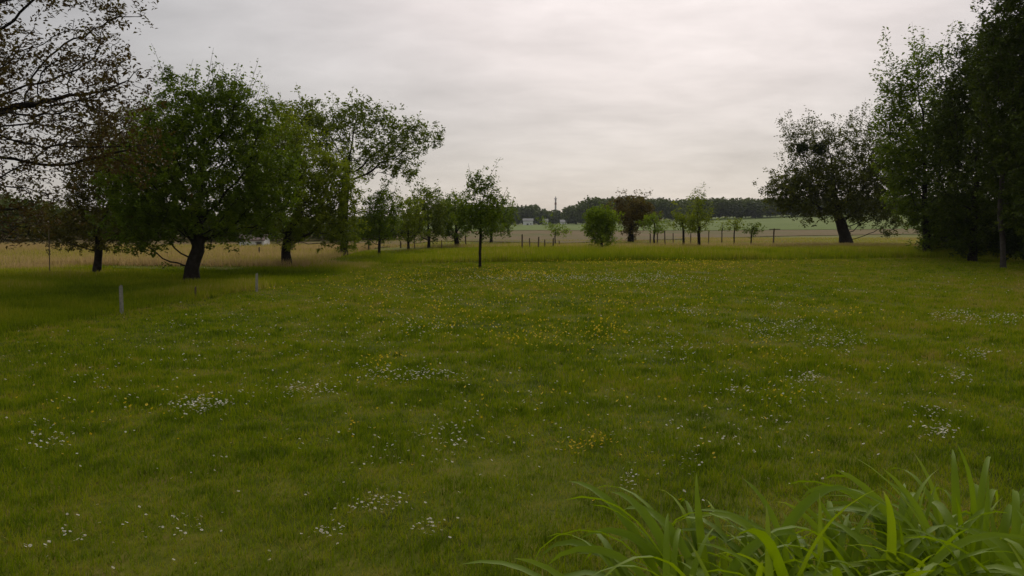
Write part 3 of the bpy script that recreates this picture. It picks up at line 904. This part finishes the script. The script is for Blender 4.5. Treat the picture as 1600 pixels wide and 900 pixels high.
stake(190, 446, 487, 6, 'grey weathered stake at the left rim of the lawn', 'post_grey', seed=1)
stake(401, 427, 455, 4, 'thin pale stake at the lawn rim below the bushy light green tree', 'post_grey', seed=2)
stake(306, 448, 463, 3, 'short dark stub of a stake in front of the leaning trunk', seed=3)
stake(78, 345, 434, 1.6, 'thin tall brown pole at far left beyond the rough grass', 'post', seed=4, name='thin_pole')
stake(405, 386, 401, 4, 'brown post beneath the hutch at left', seed=5)
G = 'stakes along the orchard rows'
for k, (px, t, b, w, lab) in enumerate([
        (816, 366, 396, 3.6, 'tall front stake at the left end of the orchard stakes'),
        (828, 372, 394, 3.0, 'thin faint stake second from the left in the orchard stakes'),
        (841, 370, 391, 3.6, 'dark thick stake third from the left in the orchard stakes'),
        (851, 374, 391, 2.8, 'thin stake fourth from the left in the orchard stakes'),
        (864, 372, 388, 3.2, 'dark stake under the low leaning green sapling'),
        (874, 376, 386, 2.4, 'short faint stake at the right end under the low sapling'),
        (626, 377, 389, 3.6, 'short black stake left of the thin stemmed fruit tree'),
        (648, 374, 390, 2.6, 'thin stake right of the thin stemmed fruit tree'),
        (690, 375, 390, 2.4, 'thin brown stake between the spreading and the stout fruit trees'),
        (728, 368, 386, 3.0, 'brown stake between stout fruit tree and young lawn tree'),
        (576, 372, 393, 4.0, 'brown stake beside the narrow dark green tree'),
        (1016, 365, 384, 3.2, 'dark stake left of the small round light green tree'),
        (1027, 364, 386, 3.2, 'dark stake right of the small round light green tree'),
        (1039, 360, 385, 3.2, 'dark stake between round light green tree and broad pale tree'),
        (1052, 364, 383, 2.4, 'faint thin stake just left of the broad pale orchard tree'),
        (1079, 364, 384, 2.4, 'faint stake between the broad pale tree and the tallest one'),
        (1107, 360, 383, 2.2, 'faint thin stake just right of the tallest orchard tree')]):
    stake(px, t, b, w, lab, seed=10 + k, group=G)
stake(1208, 357, 386, 3.6, 'trellis post with one crossbar at the right end of the orchard', seed=40, cross=True, name='trellis_post')


# ------------------------------------------------------------------ flowers in the lawn
def flower_head(kind, rng):
    """verts, faces, material index, local size 1 = head diameter 1"""
    V, F, T = [], [], []
    if kind == 'daisy':
        n = 9
        for j in range(n):                       # separate petals round a domed disc
            a = 2 * math.pi * (j + rng.uniform(-.2, .2)) / n
            wv = 0.27
            b = len(V)
            V += [(0.12 * math.cos(a), 0.12 * math.sin(a), 0.10), (0.42 * math.cos(a - wv), 0.42 * math.sin(a - wv), 0.06 + rng.uniform(0, .08)),
                  (0.52 * math.cos(a), 0.52 * math.sin(a), 0.03 + rng.uniform(0, .1)), (0.42 * math.cos(a + wv), 0.42 * math.sin(a + wv), 0.06 + rng.uniform(0, .08))]
            F.append((b, b + 1, b + 2, b + 3)); T.append(0)
        b = len(V)
        V += [(0.17 * math.cos(2 * math.pi * j / 6), 0.17 * math.sin(2 * math.pi * j / 6), 0.10) for j in range(6)] + [(0, 0, 0.2)]
        F += [(b + j, b + (j + 1) % 6, b + 6) for j in range(6)]; T += [1] * 6
    else:
        n = 5
        for j in range(n):                       # cup of five petals
            a = 2 * math.pi * (j + rng.uniform(-.15, .15)) / n
            wv = 0.55
            b = len(V)
            V += [(0, 0, 0), (0.38 * math.cos(a - wv), 0.38 * math.sin(a - wv), 0.2), (0.52 * math.cos(a), 0.52 * math.sin(a), 0.36), (0.38 * math.cos(a + wv), 0.38 * math.sin(a + wv), 0.2)]
            F.append((b, b + 1, b + 2, b + 3)); T.append(1)
    return V, F, T


def flower_mesh(kind, size, stem, rng):
    V, F, T = flower_head(kind, rng)
    tx, ty = rng.uniform(-.6, .6), rng.uniform(-.75, .35)
    W = []
    for (x, y, z) in V:
        W.append((x * size, y * size, z * size + stem + tx * x * size + ty * y * size))
    b = len(W)
    r = 0.0011
    W += [(r, 0, -0.01), (-r, r, -0.01), (-r, -r, -0.01), (r, 0, stem), (-r, r, stem), (-r, -r, stem)]
    F = list(F) + [(b, b + 1, b + 4, b + 3), (b + 1, b + 2, b + 5, b + 4), (b + 2, b, b + 3, b + 5)]
    T = list(T) + [2] * 3
    return W, F, T


# drifts read off the photograph: (px, py, spread px, spread py, count)
DAISY = [(320, 640, 26, 9, 80), (300, 645, 14, 6, 20), (600, 795, 22, 8, 26), (560, 800, 18, 6, 12), (670, 835, 12, 12, 18), (518, 840, 14, 8, 18), (985, 750, 8, 10, 18), (1075, 738, 14, 8, 10),
         (1465, 695, 16, 5, 36), (1460, 660, 22, 8, 22), (640, 592, 50, 7, 120), (480, 615, 40, 8, 70), (80, 690, 26, 16, 26), (70, 860, 10, 5, 6), (120, 845, 16, 6, 8), (180, 805, 60, 50, 8),
         (290, 825, 14, 12, 12), (1210, 520, 40, 9, 120), (1310, 540, 30, 9, 80), (1490, 500, 24, 6, 70), (1570, 505, 30, 6, 60), (1525, 563, 16, 4, 40), (1495, 600, 12, 6, 26),
         (1260, 603, 16, 5, 36), (1150, 622, 22, 6, 22), (1080, 495, 24, 5, 40), (1215, 485, 14, 4, 24), (705, 690, 45, 22, 55), (590, 720, 60, 30, 18), (930, 440, 90, 5, 260), (1020, 443, 60, 4, 120),
         (780, 442, 60, 5, 130), (1040, 545, 50, 14, 90), (1190, 630, 120, 60, 80), (850, 590, 160, 40, 80), (300, 560, 180, 40, 80), (1380, 600, 160, 60, 80), (420, 520, 120, 20, 120),
         (160, 600, 110, 40, 60), (400, 760, 260, 90, 36), (1000, 690, 130, 40, 40), (650, 520, 60, 10, 80), (620, 470, 120, 15, 120), (1300, 450, 200, 12, 150)]
YELLOW = [(850, 535, 50, 14, 90), (940, 530, 26, 10, 50), (600, 575, 22, 8, 22), (930, 700, 18, 6, 20), (900, 708, 12, 6, 10), (550, 668, 10, 4, 6), (660, 440, 50, 7, 90), (770, 430, 60, 5, 140), (840, 437, 50, 6, 80),
          (1060, 415, 120, 3, 200), (1110, 425, 60, 5, 100), (640, 490, 70, 20, 90), (1010, 475, 120, 20, 130), (1200, 555, 40, 16, 30), (1230, 630, 30, 14, 10), (880, 465, 150, 14, 170), (100, 660, 80, 30, 16),
          (230, 640, 60, 20, 10), (800, 620, 250, 60, 50), (1320, 500, 40, 8, 40), (740, 510, 40, 15, 50), (1050, 660, 200, 60, 24), (560, 450, 60, 10, 70), (960, 415, 60, 3, 80)]


def ground_px(px, py):
    """ground points under photo pixels"""
    u, v = (px - 800.0) / FPX, (450.0 - py) / FPX
    fy, fz = CP + v * SP, -SP + v * CP
    d = CAMH / np.maximum(-fz / fy, 1e-4)
    return u / fy * d, d


def build_flowers():
    rng = np.random.default_rng(77)
    for kind, patches, size, cat, nearest in (('daisy', DAISY, 0.0165, 'daisy', 300), ('buttercup', YELLOW, 0.021, 'buttercup', 120)):
        X, Y, Pi = [], [], []
        for k, (px, py, sx, sy, n) in enumerate(patches):
            n = int(n * 1.6)
            a, b = px + rng.normal(0, sx, n) , py + rng.normal(0, sy, n)
            x, y = ground_px(a, np.maximum(b, 405))
            keep = (x > lawn_left(y) + 0.1) & (y < lawn_far(x) - 0.1) & (y > 3.9) & (np.abs(x) < 0.63 * y)
            X.append(x[keep]); Y.append(y[keep]); Pi.append(np.full(keep.sum(), k))
        X, Y, Pi = np.concatenate(X), np.concatenate(Y), np.concatenate(Pi)
        Z = terrain(X, Y)
        prng = random.Random(5)
        variants = [flower_mesh('daisy' if kind == 'daisy' else 'cup', 1.0, 2.6, prng) for _ in range(10)]
        mats = [M['petal'], M['yellow'], M['stem']]
        order = np.argsort(Y)
        near, rest = order[:nearest], order[nearest:]
        mes = []
        for (V, F, T) in variants:
            me = bpy.data.meshes.new(kind); me.from_pydata(V, [], F)
            for m in mats:
                me.materials.append(m)
            me.polygons.foreach_set('material_index', T); me.update(); mes.append(me)
        col = 'white daisy' if kind == 'daisy' else 'yellow buttercup'
        for i in near:
            o = obj(kind, mes[int(rng.integers(10))], None, (X[i], Y[i], Z[i]))
            o.rotation_euler = (rng.normal(0, .12), rng.normal(0, .12), rng.normal(0, 0.5))
            s = size * rng.uniform(0.75, 1.2)
            o.scale = (s, s, s * rng.uniform(0.75, 1.15))
            px = 800 + X[i] / Y[i] * FPX
            third = 'left' if px < 534 else 'middle' if px < 1067 else 'right'
            row = 'nearest the camera' if Y[i] < 5.2 else 'a few steps from the camera' if Y[i] < 7.5 else 'farther out'
            tag(o, f'{col} in the {third} third of the lawn, {row}', cat, f'{"daisies" if cat == "daisy" else "buttercups"} in the lawn {row} {third}')
        # the rest as one mass
        Vs, Fs, Ss, Ts, nb = [], [], [], [], 0
        for i in rest:
            V, F, T = variants[int(rng.integers(10))]
            s = size * rng.uniform(0.75, 1.2) * (1.0 + 0.55 * min(1, Y[i] / 25))
            a = rng.normal(0, .5); ca, sa = math.cos(a), math.sin(a)
            P = np.array(V) * s
            P = np.stack([P[:, 0] * ca - P[:, 1] * sa + X[i], P[:, 0] * sa + P[:, 1] * ca + Y[i], P[:, 2] * (1.15 if Y[i] < 12 else 1.45) + Z[i]], 1)
            Vs.append(P)
            for f in F:
                Fs.extend([q + nb for q in f]); Ss.append(len(f))
            Ts += T; nb += len(V)
        V = np.concatenate(Vs)
        me = mesh_np(kind + '_drift', V, np.array(Fs), np.array(Ss), tint=rng.random(len(V)), mats=mats, mat_idx=np.array(Ts))
        tag(obj(kind + '_drift', me), 'drifts of small white daisies over the farther lawn' if kind == 'daisy' else 'drifts of small yellow buttercups over the farther lawn', cat, kind='stuff')


build_flowers()


# ------------------------------------------------------------------ strap leaved lilies in the foreground
def lily_leaf(rng, length, width, lean, bend, twist):
    """arching keeled strap leaf from the origin, leaning along +X"""
    n = 14
    pts, x, z, a = [], 0.0, 0.0, lean
    knee = rng.uniform(0.45, 0.72)
    ds = length / n
    for i in range(n + 1):
        pts.append((x, z, a))
        t = i / n
        a += bend * (0.25 + (1.9 if t > knee else 0.35) * t) / n
        x += math.sin(a) * ds; z += math.cos(a) * ds
    V, F, T = [], [], []
    tint0 = rng.gauss(0.45, 0.13)
    side = rng.uniform(-0.05, 0.05)
    for i, (x, z, a) in enumerate(pts):
        t = i / n
        w = width * (0.70 + 0.30 * math.sin(math.pi * min(1, t * 1.15))) * math.sqrt(max(0.0, min(1.0, (1.0 - t) * 4.5))) * 0.5
        tw = twist * t * t
        nx, nz = -math.cos(a), math.sin(a)                     # upper side
        keel = 0.55 * w * (1 - 0.5 * t)
        dy, dn = math.cos(tw), math.sin(tw)
        yy = side * math.sin(2.2 * t)
        for sgn in (-1, 0, 1):
            k = 0 if sgn else -keel
            V.append((x + nx * (k + dn * w * sgn), yy + dy * w * sgn, z + nz * (k + dn * w * sgn)))
            T.append(tint0 + (0.3 * max(0, t - 0.86) / 0.14 if tint0 > 0.5 else 0) + (0.05 if sgn == 0 else 0))
    for i in range(n):
        b = i * 3
        F += [b, b + 1, b + 4, b + 3, b + 1, b + 2, b + 5, b + 4]
    return mesh_np('leaf', np.array(V), np.array(F), np.full(2 * n, 4), tint=np.clip(T, 0, 1), smooth=True, mats=[M['leaf_lily']])


def build_lilies():
    rng = random.Random(21)
    lib = [lily_leaf(rng, rng.uniform(0.85, 1.12), rng.uniform(0.028, 0.046), rng.uniform(0.05, 0.36), rng.uniform(1.5, 3.3) if k % 9 else rng.uniform(0.9, 1.3), rng.uniform(-1.1, 1.1)) for k in range(40)]
    # soil of the bed
    n = 22
    V = [(1.35 + 1.25 * math.cos(2 * math.pi * k / n) * (1 + 0.06 * math.sin(3 * k)), 2.55 + 0.75 * math.sin(2 * math.pi * k / n), 0.035) for k in range(n)]
    V.append((1.35, 2.55, 0.09))
    tag(obj('flower_bed', pymesh('flower_bed', V, [(k, (k + 1) % n, n) for k in range(n)], M['soil'])), kind='structure')
    spots = [(0.52, 2.55, 26, 0.95, 'leftmost clump of strap leaves in the front bed, with low arching leaves'),
             (0.76, 2.75, 30, 1.06, 'clump of broad upright strap leaves second from the left in the bed'),
             (0.80, 2.35, 26, 0.92, 'strap leaf clump at the bottom rim, right of the leftmost clump'),
             (1.10, 2.75, 30, 1.04, 'strap leaf clump in the middle of the back row of the bed'),
             (1.12, 2.25, 28, 0.90, 'strap leaf clump in the middle of the front row, cut by the bottom rim'),
             (1.40, 2.95, 30, 0.98, 'strap leaf clump right of centre in the back row of the bed'),
             (1.45, 2.45, 30, 0.95, 'strap leaf clump in the bottom right corner, left one'),
             (1.70, 2.80, 32, 1.04, 'tall strap leaf clump at the right edge of the picture, back row'),
             (1.80, 3.15, 28, 1.0, 'strap leaf clump farthest back at the right edge of the bed'),
             (1.78, 2.40, 26, 0.95, 'strap leaf clump beyond the bottom right corner')]
    for (x, y, k, s, lab) in spots:
        root = thing('daylily_clump', (x, y, 0.05), lab, 'daylily', 'daylily clumps in the front bed')
        root.rotation_euler.z = rng.uniform(0, 6.28)
        k = int(k * 2.8)
        for j in range(k):
            o = obj('leaf', lib[rng.randrange(len(lib))], root)
            a = 2 * math.pi * (j + rng.uniform(-.4, .4)) / k * 2
            rr = rng.uniform(0.01, 0.11)
            o.location = (rr * math.cos(a), rr * math.sin(a), 0)
            o.rotation_euler = (rng.gauss(0, .06), rng.gauss(0, .06), a + rng.gauss(0, .35))
            q = s * rng.uniform(0.66, 0.98)
            o.scale = (q, q * rng.uniform(0.85, 1.15), q)


build_lilies()


# ------------------------------------------------------------------ air
def build_haze():
    V, F = [], []
    box(V, F, (-900, -60, -14), (900, 1100, 40))
    m = bpy.data.materials.new('air'); m.use_nodes = True
    nt = m.node_tree; nt.nodes.clear()
    out = nt.nodes.new('ShaderNodeOutputMaterial'); pv = nt.nodes.new('ShaderNodeVolumePrincipled')
    pv.inputs['Color'].default_value = (0.90, 0.95, 1.0, 1); pv.inputs['Density'].default_value = 0.00016
    nt.links.new(pv.outputs[0], out.inputs['Volume'])
    tag(obj('haze', pymesh('haze', V, F, m)), 'thin pale haze in the air over the fields', 'haze', kind='stuff')


build_haze()
